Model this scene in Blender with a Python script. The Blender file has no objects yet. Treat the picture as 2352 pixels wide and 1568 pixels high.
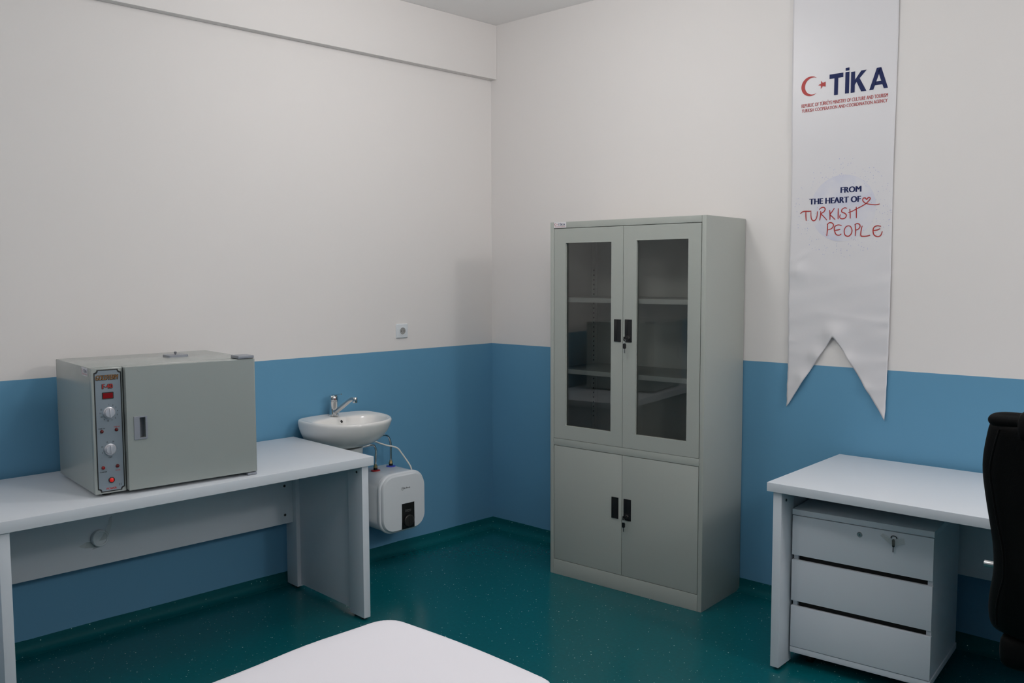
import bpy, bmesh, math, random
from mathutils import Vector, Matrix

random.seed(7)
S = bpy.context.scene
COL = S.collection
R = math.radians
PI = math.pi

# ------------------------------------------------------------------ camera
WA = R(3.6999)                       # the right-hand wall meets the left one at a little over a right angle
CAM = Vector((4.0343, -3.7643, 1.5941))
yaw, pit, rol = R(45.696), R(-4.3879), R(-0.1798)
fw = Vector((-math.sin(yaw) * math.cos(pit), math.cos(yaw) * math.cos(pit), math.sin(pit)))
rt = Vector((math.cos(yaw), math.sin(yaw), 0))
up = rt.cross(fw)
rt2 = rt * math.cos(rol) + up * math.sin(rol)
up2 = up * math.cos(rol) - rt * math.sin(rol)
cam = bpy.data.objects.new('camera', bpy.data.cameras.new('camera'))
COL.objects.link(cam)
M = Matrix((rt2, up2, -fw)).transposed().to_4x4()
M.translation = CAM
cam.matrix_world = M
cam.data.sensor_width = 36
cam.data.lens = 2033.1 / 2352 * 36
cam.data.clip_start = 0.05
S.camera = cam

# ------------------------------------------------------------------ light
S.view_settings.view_transform = 'Standard'
S.view_settings.look = 'None'
S.view_settings.gamma = 1
S.view_settings.use_curve_mapping = False
S.view_settings.exposure = 0.0
S.cycles.max_bounces = 10
S.cycles.diffuse_bounces = 6
S.cycles.use_denoising = True
world = bpy.data.worlds.new('world')
S.world = world
world.use_nodes = True
world.node_tree.nodes['Background'].inputs[0].default_value = (0.5, 0.6, 0.7, 1)
world.node_tree.nodes['Background'].inputs[1].default_value = 0.0

CEIL = 3.0896
def ceiling_lamp(x, y, z, w, color=(1.0, 0.985, 0.975)):
    """opal globe lamp hanging a little under the ceiling"""
    l = bpy.data.lights.new('ceiling_lamp', 'POINT')
    l.energy = w; l.color = color; l.shadow_soft_size = 0.16
    o = bpy.data.objects.new('ceiling_lamp', l)
    o.location = (x, y, z)
    COL.objects.link(o)
for x, y, z, w in ((1.4, -1.3, 2.85, 18), (2.4, -1.95, 2.6, 23), (5.2, -0.8, 2.72, 51), (5.2, -3.8, 2.72, 15), (0.9, -5.2, 2.72, 18)):
    ceiling_lamp(x, y, z, w)

# ------------------------------------------------------------------ materials
def mat(name, color, rough=0.5, metal=0.0, spec=0.5, **kw):
    m = bpy.data.materials.new(name); m.use_nodes = True
    b = m.node_tree.nodes['Principled BSDF']
    b.inputs['Base Color'].default_value = (*color, 1)
    b.inputs['Roughness'].default_value = rough
    b.inputs['Metallic'].default_value = metal
    b.inputs['Specular IOR Level'].default_value = spec
    for k, v in kw.items():
        b.inputs[k.replace('_', ' ')].default_value = v
    return m

def noisy(m, scale=30, bump=0.05, var=0.0, dist=0.002):
    """fine relief and a slight tone variation on a material"""
    nt = m.node_tree; N = nt.nodes; L = nt.links
    b = N['Principled BSDF']
    tc = N.new('ShaderNodeTexCoord'); nz = N.new('ShaderNodeTexNoise')
    nz.inputs['Scale'].default_value = scale; nz.inputs['Detail'].default_value = 4
    L.new(tc.outputs['Object'], nz.inputs['Vector'])
    bp = N.new('ShaderNodeBump'); bp.inputs['Strength'].default_value = bump; bp.inputs['Distance'].default_value = dist
    L.new(nz.outputs['Fac'], bp.inputs['Height']); L.new(bp.outputs['Normal'], b.inputs['Normal'])
    if var:
        c = list(b.inputs['Base Color'].default_value)
        mx = N.new('ShaderNodeMix'); mx.data_type = 'RGBA'
        nz2 = N.new('ShaderNodeTexNoise'); nz2.inputs['Scale'].default_value = scale * 0.1
        L.new(tc.outputs['Object'], nz2.inputs['Vector'])
        L.new(nz2.outputs['Fac'], mx.inputs['Factor'])
        mx.inputs['A'].default_value = tuple(x * (1 - var) for x in c[:3]) + (1,)
        mx.inputs['B'].default_value = tuple(min(1, x * (1 + var)) for x in c[:3]) + (1,)
        L.new(mx.outputs['Result'], b.inputs['Base Color'])
    return m

WHITE_PAINT = (0.745, 0.715, 0.70)
BLUE_PAINT = (0.122, 0.308, 0.472)
def wall_material():
    m = mat('wall_paint', WHITE_PAINT, 0.62, spec=0.3)
    nt = m.node_tree; N = nt.nodes; L = nt.links; b = N['Principled BSDF']
    geo = N.new('ShaderNodeNewGeometry'); sep = N.new('ShaderNodeSeparateXYZ')
    L.new(geo.outputs['Position'], sep.inputs[0])
    nz = N.new('ShaderNodeTexNoise'); nz.inputs['Scale'].default_value = 6
    L.new(geo.outputs['Position'], nz.inputs['Vector'])
    ma = N.new('ShaderNodeMath'); ma.operation = 'MULTIPLY_ADD'
    L.new(nz.outputs['Fac'], ma.inputs[0]); ma.inputs[1].default_value = 0.0018; ma.inputs[2].default_value = 1.1608
    lt = N.new('ShaderNodeMath'); lt.operation = 'LESS_THAN'
    L.new(sep.outputs['Z'], lt.inputs[0]); L.new(ma.outputs[0], lt.inputs[1])
    mx = N.new('ShaderNodeMix'); mx.data_type = 'RGBA'
    L.new(lt.outputs[0], mx.inputs['Factor'])
    mx.inputs['A'].default_value = (*WHITE_PAINT, 1); mx.inputs['B'].default_value = (*BLUE_PAINT, 1)
    L.new(mx.outputs['Result'], b.inputs['Base Color'])
    ro = N.new('ShaderNodeMapRange'); L.new(lt.outputs[0], ro.inputs['Value'])
    ro.inputs['To Min'].default_value = 0.7; ro.inputs['To Max'].default_value = 0.42
    L.new(ro.outputs['Result'], b.inputs['Roughness'])
    n2 = N.new('ShaderNodeTexNoise'); n2.inputs['Scale'].default_value = 3.5; n2.inputs['Detail'].default_value = 8
    L.new(geo.outputs['Position'], n2.inputs['Vector'])
    bp = N.new('ShaderNodeBump'); bp.inputs['Strength'].default_value = 0.12; bp.inputs['Distance'].default_value = 0.01
    L.new(n2.outputs['Fac'], bp.inputs['Height']); L.new(bp.outputs['Normal'], b.inputs['Normal'])
    return m

def vinyl_material(name='teal_vinyl'):
    m = mat(name, (0.001, 0.09, 0.104), 0.2, spec=0.3)
    nt = m.node_tree; N = nt.nodes; L = nt.links; b = N['Principled BSDF']
    geo = N.new('ShaderNodeNewGeometry')
    def specks(scale, rad, keep):
        v = N.new('ShaderNodeTexVoronoi'); v.inputs['Scale'].default_value = scale
        L.new(geo.outputs['Position'], v.inputs['Vector'])
        lt = N.new('ShaderNodeMath'); lt.operation = 'LESS_THAN'; lt.inputs[1].default_value = rad
        L.new(v.outputs['Distance'], lt.inputs[0])
        sp = N.new('ShaderNodeSeparateColor'); L.new(v.outputs['Color'], sp.inputs[0])
        gt = N.new('ShaderNodeMath'); gt.operation = 'LESS_THAN'; gt.inputs[1].default_value = keep
        L.new(sp.outputs[0], gt.inputs[0])
        mu = N.new('ShaderNodeMath'); mu.operation = 'MULTIPLY'
        L.new(lt.outputs[0], mu.inputs[0]); L.new(gt.outputs[0], mu.inputs[1])
        return mu
    a = specks(38, 0.085, 0.35); c = specks(90, 0.11, 0.18)
    mxm = N.new('ShaderNodeMath'); mxm.operation = 'MAXIMUM'
    L.new(a.outputs[0], mxm.inputs[0]); L.new(c.outputs[0], mxm.inputs[1])
    nz = N.new('ShaderNodeTexNoise'); nz.inputs['Scale'].default_value = 60; nz.inputs['Detail'].default_value = 3
    L.new(geo.outputs['Position'], nz.inputs['Vector'])
    m1 = N.new('ShaderNodeMix'); m1.data_type = 'RGBA'
    L.new(nz.outputs['Fac'], m1.inputs['Factor'])
    m1.inputs['A'].default_value = (0.001, 0.080, 0.094, 1); m1.inputs['B'].default_value = (0.002, 0.108, 0.126, 1)
    mx = N.new('ShaderNodeMix'); mx.data_type = 'RGBA'
    L.new(mxm.outputs[0], mx.inputs['Factor'])
    L.new(m1.outputs['Result'], mx.inputs['A']); mx.inputs['B'].default_value = (0.40, 0.62, 0.60, 1)
    L.new(mx.outputs['Result'], b.inputs['Base Color'])
    n2 = N.new('ShaderNodeTexNoise'); n2.inputs['Scale'].default_value = 9
    L.new(geo.outputs['Position'], n2.inputs['Vector'])
    bp = N.new('ShaderNodeBump'); bp.inputs['Strength'].default_value = 0.05; bp.inputs['Distance'].default_value = 0.004
    L.new(n2.outputs['Fac'], bp.inputs['Height']); L.new(bp.outputs['Normal'], b.inputs['Normal'])
    return m

def glass_material():
    m = bpy.data.materials.new('cabinet_glass'); m.use_nodes = True
    nt = m.node_tree; N = nt.nodes; L = nt.links
    N.remove(N['Principled BSDF'])
    out = N['Material Output']
    tr = N.new('ShaderNodeBsdfTransparent'); tr.inputs[0].default_value = (0.98, 0.985, 0.98, 1)
    gl = N.new('ShaderNodeBsdfGlossy'); gl.inputs['Roughness'].default_value = 0.02
    fr = N.new('ShaderNodeFresnel'); fr.inputs['IOR'].default_value = 1.5
    mx = N.new('ShaderNodeMixShader')
    L.new(fr.outputs[0], mx.inputs[0]); L.new(tr.outputs[0], mx.inputs[1]); L.new(gl.outputs[0], mx.inputs[2])
    L.new(mx.outputs[0], out.inputs['Surface'])
    return m

M_WALL = wall_material()
M_CEIL = noisy(mat('ceiling_paint', (0.88, 0.86, 0.85), 0.8, spec=0.2), 20, 0.05)
M_VINYL = vinyl_material()
M_COVE = vinyl_material('teal_vinyl_cove')
M_COVE.node_tree.nodes['Principled BSDF'].inputs['Roughness'].default_value = 0.55
M_COVE.node_tree.nodes['Principled BSDF'].inputs['Specular IOR Level'].default_value = 0.15
M_MELA = noisy(mat('white_melamine', (0.65, 0.69, 0.74), 0.38), 90, 0.03)
M_CAB = noisy(mat('grey_powder_coat', (0.378, 0.398, 0.368), 0.42), 140, 0.06, dist=0.001)
M_CABIN = noisy(mat('grey_powder_coat_inside', (0.378, 0.398, 0.368), 0.5), 140, 0.05, dist=0.001)
M_OVEN = noisy(mat('oven_enamel', (0.325, 0.355, 0.34), 0.2, spec=0.6), 160, 0.02, dist=0.001)
M_GLASS = glass_material()
M_BLACK = mat('black_plastic', (0.006, 0.006, 0.007), 0.4)
M_DARK = mat('dark_gap', (0.012, 0.012, 0.012), 0.7)
M_CHROME = mat('chrome', (0.72, 0.72, 0.72), 0.09, metal=1.0)
M_STEEL = mat('brushed_steel', (0.55, 0.55, 0.55), 0.3, metal=1.0)
M_BRASS = mat('brass_nut', (0.55, 0.42, 0.22), 0.3, metal=1.0)
M_CERAM = mat('white_ceramic', (0.79, 0.78, 0.76), 0.08, spec=0.6)
M_PLASTIC = mat('white_plastic', (0.69, 0.72, 0.75), 0.25)
M_CABLE = mat('white_cable', (0.70, 0.68, 0.64), 0.45)
M_GREYPL = mat('grey_plastic', (0.26, 0.28, 0.32), 0.35)
M_GREYDK = mat('grey_recess', (0.13, 0.14, 0.16), 0.45)
M_SILVER = mat('silver_label', (0.25, 0.295, 0.335), 0.33, metal=0.2)
M_DIAL = mat('dial_silver', (0.62, 0.62, 0.66), 0.25, metal=0.45)
M_INK = mat('black_ink', (0.012, 0.014, 0.014), 0.5)
M_NAVY = mat('navy_ink', (0.008, 0.016, 0.085), 0.6, spec=0.25)
M_RED = mat('red_ink', (0.40, 0.018, 0.015), 0.5)
M_GOLD = mat('gold_ink', (0.30, 0.14, 0.035), 0.45)
M_REDLENS = mat('red_lens', (0.22, 0.004, 0.004), 0.15)
M_REDLIT = mat('lit_red_switch', (0.5, 0.01, 0.01), 0.2)
M_REDLIT.node_tree.nodes['Principled BSDF'].inputs['Emission Color'].default_value = (1, 0.02, 0.01, 1)
M_REDLIT.node_tree.nodes['Principled BSDF'].inputs['Emission Strength'].default_value = 0.18
M_DARKRED = mat('dark_red_lamp', (0.10, 0.004, 0.004), 0.2)
M_RINGRED = mat('red_ring', (0.38, 0.01, 0.012), 0.35)
M_RINGBLUE = mat('blue_ring', (0.03, 0.05, 0.42), 0.35)
M_PAPER = mat('sticker_paper', (0.72, 0.70, 0.72), 0.5)
M_LEATHER = noisy(mat('black_leather', (0.002, 0.002, 0.002), 0.6, spec=0.12), 220, 0.25, dist=0.002)
M_COUCH = noisy(mat('white_upholstery', (0.80, 0.785, 0.84), 0.55), 260, 0.08, dist=0.001)
M_TAPE = mat('clear_tape', (0.62, 0.64, 0.57), 0.25, Alpha=0.22)
def banner_material():
    m = mat('satin_banner', (0.685, 0.67, 0.69), 0.36, spec=0.4)
    nt = m.node_tree; N = nt.nodes; L = nt.links; b = N['Principled BSDF']
    tc = N.new('ShaderNodeTexCoord')
    mp = N.new('ShaderNodeMapping'); mp.inputs['Scale'].default_value = (3, 3, 22)
    L.new(tc.outputs['Object'], mp.inputs[0])
    nz = N.new('ShaderNodeTexNoise'); nz.inputs['Scale'].default_value = 1.6; nz.inputs['Detail'].default_value = 5
    L.new(mp.outputs[0], nz.inputs['Vector'])
    bp = N.new('ShaderNodeBump'); bp.inputs['Strength'].default_value = 0.10; bp.inputs['Distance'].default_value = 0.0012
    L.new(nz.outputs['Fac'], bp.inputs['Height']); L.new(bp.outputs['Normal'], b.inputs['Normal'])
    return m
M_BANNER = banner_material()
def globe_material():
    m = mat('pale_globe_print', (0.62, 0.62, 0.74), 0.4)
    nt = m.node_tree; N = nt.nodes; L = nt.links; b = N['Principled BSDF']
    tc = N.new('ShaderNodeTexCoord'); nz = N.new('ShaderNodeTexNoise')
    nz.inputs['Scale'].default_value = 9; nz.inputs['Detail'].default_value = 3
    L.new(tc.outputs['Object'], nz.inputs['Vector'])
    mr = N.new('ShaderNodeMapRange'); L.new(nz.outputs['Fac'], mr.inputs['Value'])
    mr.inputs['From Min'].default_value = 0.35; mr.inputs['From Max'].default_value = 0.65
    mx = N.new('ShaderNodeMix'); mx.data_type = 'RGBA'
    L.new(mr.outputs['Result'], mx.inputs['Factor'])
    mx.inputs['A'].default_value = (0.67, 0.66, 0.70, 1); mx.inputs['B'].default_value = (0.56, 0.57, 0.68, 1)
    L.new(mx.outputs['Result'], b.inputs['Base Color'])
    return m
M_GLOBE = globe_material()
M_DOT = mat('lilac_ink', (0.42, 0.44, 0.62), 0.5)

# ------------------------------------------------------------------ mesh helpers
def link(name, bm, m, parent=None, smooth=35):
    me = bpy.data.meshes.new(name)
    bmesh.ops.recalc_face_normals(bm, faces=bm.faces)
    bm.to_mesh(me); bm.free()
    if smooth:
        for p in me.polygons: p.use_smooth = True
        me.set_sharp_from_angle(angle=R(smooth))
    ms = m if isinstance(m, (list, tuple)) else [m]
    for k in ms: me.materials.append(k)
    o = bpy.data.objects.new(name, me)
    COL.objects.link(o)
    if parent: o.parent = parent
    return o

def thing(name, label, cat, loc=(0, 0, 0), rz=0.0, group=None):
    o = bpy.data.objects.new(name, None); COL.objects.link(o)
    o.location = loc; o.rotation_euler = (0, 0, rz); o.empty_display_size = 0.1
    o['label'] = label; o['category'] = cat
    if group: o['group'] = group
    return o

def struct(o):
    o['kind'] = 'structure'; return o

def wl(x, y, z=0.0):
    """point in the frame of the right-hand wall (x along it, y into the wall) -> world"""
    return Vector((x * math.cos(WA) - y * math.sin(WA), x * math.sin(WA) + y * math.cos(WA), z))

def box(bm, x0, x1, y0, y1, z0, z1, bev=0.0, seg=2, mtx=None):
    b = bmesh.new()
    v = [b.verts.new((x, y, z)) for x in (x0, x1) for y in (y0, y1) for z in (z0, z1)]
    for f in ((0, 1, 3, 2), (4, 6, 7, 5), (0, 4, 5, 1), (2, 3, 7, 6), (0, 2, 6, 4), (1, 5, 7, 3)):
        b.faces.new([v[i] for i in f])
    if bev:
        bmesh.ops.bevel(b, geom=b.edges[:], offset=bev, segments=seg, affect='EDGES', profile=0.6)
    if mtx: bmesh.ops.transform(b, matrix=mtx, verts=b.verts)
    merge(bm, b)

def merge(bm, b):
    me = bpy.data.meshes.new('tmp'); b.to_mesh(me); b.free(); bm.from_mesh(me); bpy.data.meshes.remove(me)

def boxo(name, m, parent, x0, x1, y0, y1, z0, z1, bev=0.0015, seg=2):
    bm = bmesh.new(); box(bm, x0, x1, y0, y1, z0, z1, bev, seg)
    return link(name, bm, m, parent)

def frame_plate(bm, outer, inner, d0, d1, to):
    """flat plate with a rectangular opening; to(a, b, d) -> point"""
    def rc(r): return [(r[0], r[2]), (r[1], r[2]), (r[1], r[3]), (r[0], r[3])]
    O, I = rc(outer), rc(inner)
    v = {(k, d): [bm.verts.new(to(a, b, d)) for a, b in L] for k, L in (('o', O), ('i', I)) for d in (d0, d1)}
    for i in range(4):
        j = (i + 1) % 4
        for d in (d0, d1): bm.faces.new((v['o', d][i], v['o', d][j], v['i', d][j], v['i', d][i]))
        for k in ('o', 'i'): bm.faces.new((v[k, d0][i], v[k, d0][j], v[k, d1][j], v[k, d1][i]))

def lathe(bm, prof, center=(0, 0, 0), axis=(0, 0, 1), seg=24, cap=True):
    """prof: (radius, height) pairs along the axis"""
    ax = Vector(axis).normalized(); q = ax.to_track_quat('Z', 'Y'); c = Vector(center)
    rings = []
    for r, h in prof:
        rings.append([bm.verts.new(c + q @ Vector((r * math.cos(2 * PI * i / seg), r * math.sin(2 * PI * i / seg), h))) for i in range(seg)])
    for a, b in zip(rings, rings[1:]):
        for i in range(seg):
            bm.faces.new((a[i], a[(i + 1) % seg], b[(i + 1) % seg], b[i]))
    if cap:
        bm.faces.new(list(reversed(rings[0]))); bm.faces.new(rings[-1])

def smooth_path(pts, n=8):
    P = [Vector(p) for p in pts]
    P = [P[0] * 2 - P[1]] + P + [P[-1] * 2 - P[-2]]
    out = []
    for i in range(1, len(P) - 2):
        a, b, c, d = P[i - 1], P[i], P[i + 1], P[i + 2]
        for k in range(n):
            t = k / n
            out.append(0.5 * ((2 * b) + (c - a) * t + (2 * a - 5 * b + 4 * c - d) * t * t + (3 * b - a - 3 * c + d) * t ** 3))
    out.append(P[-2]); return out

def tube(bm, pts, r, seg=10, cap=True, rfun=None):
    P = [Vector(p) for p in pts]; n = len(P); rings = []
    t0 = (P[1] - P[0]).normalized()
    ref = Vector((0, 0, 1)) if abs(t0.z) < 0.9 else Vector((1, 0, 0))
    u = t0.cross(ref).normalized()
    for i in range(n):
        t = (P[min(i + 1, n - 1)] - P[max(i - 1, 0)]).normalized()
        u = (u - t * u.dot(t)).normalized(); w = t.cross(u)
        rr = rfun(i / (n - 1)) if rfun else r
        rings.append([bm.verts.new(P[i] + (u * math.cos(2 * PI * k / seg) + w * math.sin(2 * PI * k / seg)) * rr) for k in range(seg)])
    for a, b in zip(rings, rings[1:]):
        for k in range(seg):
            bm.faces.new((a[k], a[(k + 1) % seg], b[(k + 1) % seg], b[k]))
    if cap:
        bm.faces.new(list(reversed(rings[0]))); bm.faces.new(rings[-1])

def loft(bm, rings, cap0=True, cap1=True):
    R_ = [[bm.verts.new(p) for p in r] for r in rings]
    n = len(R_[0])
    for a, b in zip(R_, R_[1:]):
        for k in range(n):
            bm.faces.new((a[k], a[(k + 1) % n], b[(k + 1) % n], b[k]))
    if cap0: bm.faces.new(list(reversed(R_[0])))
    if cap1: bm.faces.new(R_[-1])

def rrect(w, h, r, n=6):
    """rounded rectangle outline, centred, list of (a, b)"""
    out = []
    for cx, cy, a0 in ((w / 2 - r, h / 2 - r, 0), (-w / 2 + r, h / 2 - r, 90), (-w / 2 + r, -h / 2 + r, 180), (w / 2 - r, -h / 2 + r, 270)):
        for k in range(n + 1):
            a = R(a0 + 90 * k / n); out.append((cx + r * math.cos(a), cy + r * math.sin(a)))
    return out

def prism(bm, pts2, mtx, d0, d1):
    """extrude an outline (a, b) along the local normal; mtx maps (a, b, d) to parent space"""
    loft(bm, [[mtx @ Vector((a, b, d0)) for a, b in pts2], [mtx @ Vector((a, b, d1)) for a, b in pts2]])

def frame_mtx(o, u, v):
    u = Vector(u); v = Vector(v); n = u.cross(v)
    m = Matrix((u, v, n)).transposed().to_4x4(); m.translation = Vector(o); return m

# -- lettering: Blender's own font, turned into flat meshes
def text_data(s, bold=0.0, shear=0.0, spacing=1.0):
    cu = bpy.data.curves.new('txt', 'FONT')
    cu.body = s; cu.size = 1; cu.offset = bold; cu.shear = shear; cu.space_character = spacing
    cu.resolution_u = 3; cu.fill_mode = 'BOTH'
    o = bpy.data.objects.new('txt', cu); COL.objects.link(o)
    dg = bpy.context.evaluated_depsgraph_get(); dg.update()
    me = bpy.data.meshes.new_from_object(o.evaluated_get(dg))
    V = [(v.co.x, v.co.y) for v in me.vertices]; F = [tuple(p.vertices) for p in me.polygons]
    bpy.data.objects.remove(o); bpy.data.curves.remove(cu); bpy.data.meshes.remove(me)
    return V, F

def put_text(bm, s, mtx, a0, a1, b0, b1, bold=0.0, shear=0.0, lift=0.0006, post=None, spacing=1.0):
    """fit the string into the rectangle a0..a1, b0..b1 of the local plane (a1 None: keep the font's own width, centred on a0);
    heavier strokes are made of copies set side by side"""
    V, F = text_data(s, 0.0, shear, spacing)
    xs = [v[0] for v in V]; ys = [v[1] for v in V]
    sy = (b1 - b0) / (max(ys) - min(ys))
    if a1 is None:
        w = (max(xs) - min(xs)) * sy; a0, a1 = a0 - w / 2, a0 + w / 2
    e = bold * sy
    sx = (a1 - a0 - 2 * e) / (max(xs) - min(xs))
    steps = [0.0] if not bold else [-1, -0.33, 0.33, 1]
    for n_, k in enumerate(steps):
        vs = []
        for x, y in V:
            p = Vector((a0 + e + k * e + (x - min(xs)) * sx, b0 + (y - min(ys)) * sy, lift + 0.00002 * n_))
            if post: p = post(p)
            vs.append(bm.verts.new(mtx @ p))
        for f in F:
            try: bm.faces.new([vs[i] for i in f])
            except ValueError: pass

def flat_poly(bm, pts, mtx, lift=0.0006, post=None):
    vs = []
    for a, b in pts:
        p = Vector((a, b, lift))
        if post: p = post(p)
        vs.append(bm.verts.new(mtx @ p))
    f = bm.faces.new(vs)
    return f

def ribbon(bm, pts, w, mtx, lift=0.0006, post=None, taper=True):
    """flat pen stroke along a path in the local plane"""
    P = [Vector((p[0], p[1])) for p in pts]; n = len(P); rows = []
    for i in range(n):
        t = (P[min(i + 1, n - 1)] - P[max(i - 1, 0)])
        t = t.normalized() if t.length else Vector((1, 0)); nn = Vector((-t.y, t.x))
        ww = w * (0.5 if not taper else (0.5 * (0.75 + 0.25 * math.sin(PI * i / max(1, n - 1)))))
        row = []
        for s in (-1, 1):
            q = P[i] + nn * ww * s; p = Vector((q.x, q.y, lift))
            if post: p = post(p)
            row.append(bm.verts.new(mtx @ p))
        rows.append(row)
    for a, b in zip(rows, rows[1:]):
        bm.faces.new((a[0], b[0], b[1], a[1]))

def tri(bm):
    bmesh.ops.triangulate(bm, faces=bm.faces[:])

def crescent(bm, c, r, mtx, lift, post=None, n=28):
    """crescent opening to the right, as a strip of quads between its two arcs"""
    cx_, cy_ = c; r2 = r * 0.857; d = r * 0.247
    a = math.acos((r * r + d * d - r2 * r2) / (2 * r * d))
    b = math.atan2(r * math.sin(a), r * math.cos(a) - d)
    rows = []
    for k in range(n + 1):
        t = a + (2 * PI - 2 * a) * k / n; q = b + (2 * PI - 2 * b) * k / n
        row = []
        for x, y in ((cx_ + r * math.cos(t), cy_ + r * math.sin(t)), (cx_ + d + r2 * math.cos(q), cy_ + r2 * math.sin(q))):
            p = Vector((x, y, lift)); p = post(p) if post else p
            row.append(bm.verts.new(mtx @ p))
        rows.append(row)
    for p, q in zip(rows, rows[1:]): bm.faces.new((p[0], q[0], q[1], p[1]))
    bmesh.ops.remove_doubles(bm, verts=bm.verts, dist=1e-6)

def star_pts(c, r, rot=0.0):
    return [(c[0] + (r if k % 2 == 0 else r * 0.4) * math.cos(rot + k * PI / 5),
             c[1] + (r if k % 2 == 0 else r * 0.4) * math.sin(rot + k * PI / 5)) for k in range(10)]

# ------------------------------------------------------------------ the room
XR, YB = 5.7, -6.0
bm = bmesh.new(); box(bm, -0.2, XR + 0.2, YB - 0.2, 0.75, -0.1, 0); struct(link('floor', bm, M_VINYL))
bm = bmesh.new(); box(bm, -0.2, XR + 0.2, YB - 0.2, 0.75, CEIL, CEIL + 0.1); struct(link('ceiling', bm, M_CEIL))
bm = bmesh.new(); box(bm, -0.15, 0, YB - 0.15, 0.0, 0, CEIL); struct(link('wall_left', bm, M_WALL))
bm = bmesh.new(); box(bm, -0.15, XR + 0.1, 0, 0.15, 0, CEIL)
o = struct(link('wall_right', bm, M_WALL)); o.rotation_euler = (0, 0, WA)
bm = bmesh.new(); box(bm, 0, XR, YB - 0.15, YB, 0, CEIL); struct(link('wall_back', bm, M_WALL))
bm = bmesh.new(); box(bm, XR, XR + 0.15, YB, 0.34, 0, CEIL); struct(link('wall_side', bm, M_WALL))
# downstand beam along the top of the left wall
bm = bmesh.new(); box(bm, 0.0, 0.0485, YB, 0.003, 2.7673, CEIL, 0.004, 2); struct(link('trim_1', bm, M_WALL))
# coved vinyl skirting
cove = [(0.0005, 0.0), (0.0005, 0.059), (0.003, 0.0592), (0.0042, 0.045), (0.0055, 0.030), (0.010, 0.016), (0.020, 0.006), (0.034, 0.0015), (0.048, 0.0004), (0.048, 0.0)]
def skirting(name, length, place):
    bm = bmesh.new(); n = 40
    rings = []
    for i in range(n + 1):
        t = length * i / n; w = 0.0012 * math.sin(i * 1.7) + 0.0009 * math.sin(i * 4.1)
        rings.append([place(d, t, z + (w if z > 0.04 else 0)) for d, z in cove])
    loft(bm, rings); return struct(link(name, bm, M_COVE, smooth=60))
skirting('baseboard_left', 5.95, lambda d, t, z: Vector((d, 0.0 - t, z)))
skirting('baseboard_right', 5.6, lambda d, t, z: wl(t + 0.0, -d, z))

# ------------------------------------------------------------------ tall cabinet
CW, CD, CH = 0.8946, 0.4031, 1.8575
CAB_BASE, CAB_ROT = wl(1.7141, -0.0064), WA + R(1.97)
cab = thing('storage_cabinet', 'tall grey steel cabinet with two glass doors above two solid doors', 'cabinet',
            CAB_BASE, CAB_ROT)
# local frame: origin at the back right bottom corner, x from -CW to 0, y from -CD (front) to 0
T = 0.02
def cx(a): return a - CW             # a measured from the left edge of the front
bm = bmesh.new(); box(bm, cx(0), cx(0.022), -CD, 0, 0, CH, 0.002); link('side_panel', bm, M_CAB, cab)
bm = bmesh.new(); box(bm, cx(0.8728), cx(CW), -CD, 0, 0, CH, 0.002); link('side_panel', bm, M_CAB, cab)
boxo('back_panel', M_CABIN, cab, cx(0.022), cx(0.8728), -0.012, -0.002, 0.0, CH - 0.001, 0)
bm = bmesh.new(); box(bm, cx(0.0225), cx(0.8722), -CD, -CD + 0.02, 1.826, CH, 0.0015); box(bm, cx(0.0225), cx(0.8722), -CD + 0.02, -0.012, 1.838, CH - 0.0005, 0.001); link('top_panel', bm, M_CAB, cab)
bm = bmesh.new(); box(bm, cx(0.0225), cx(0.8722), -CD, -CD + 0.02, 0.694, 0.730, 0.001); box(bm, cx(0.0225), cx(0.8722), -CD + 0.02, -0.012, 0.700, 0.725, 0.001); link('middle_rail', bm, M_CAB, cab)
bm = bmesh.new(); box(bm, cx(0.0225), cx(0.8722), -CD, -CD + 0.02, 0.0, 0.080, 0.001); box(bm, cx(0.0225), cx(0.8722), -CD + 0.02, -0.012, 0.06, 0.078, 0.001); link('plinth', bm, M_CAB, cab)

def cab_door(a0, a1, z0, z1, glass=None):
    bm = bmesh.new(); y0, y1 = -CD + 0.0005, -CD + 0.0195
    if glass:
        g0, g1, h0, h1 = glass
        frame_plate(bm, (a0, a1, z0, z1), (g0, g1, h0, h1), y0, y1, lambda a, b, d: Vector((cx(a), d, b)))
        d = link('glass_door', bm, M_CAB, cab)
        boxo('pane', M_GLASS, d, cx(g0) - 0.004, cx(g1) + 0.004, y1 - 0.008, y1 - 0.004, h0 - 0.004, h1 + 0.004, 0)
    else:
        box(bm, cx(a0), cx(a1), y0, y1, z0, z1, 0.0015)
        d = link('solid_door', bm, M_CAB, cab)
    return d
GAP = 0.0022
d_ul = cab_door(0.0235 + GAP / 2, 0.4485 - GAP / 2, 0.732, 1.8235, (0.0985, 0.3785, 0.803, 1.749))
d_ur = cab_door(0.4485 + GAP / 2, 0.8722 - GAP, 0.732, 1.8235, (0.5238, 0.8038, 0.804, 1.752))
d_ll = cab_door(0.0235 + GAP / 2, 0.4485 - GAP / 2, 0.0825, 0.6915)
d_lr = cab_door(0.4485 + GAP / 2, 0.8722 - GAP, 0.0825, 0.6915)
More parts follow.
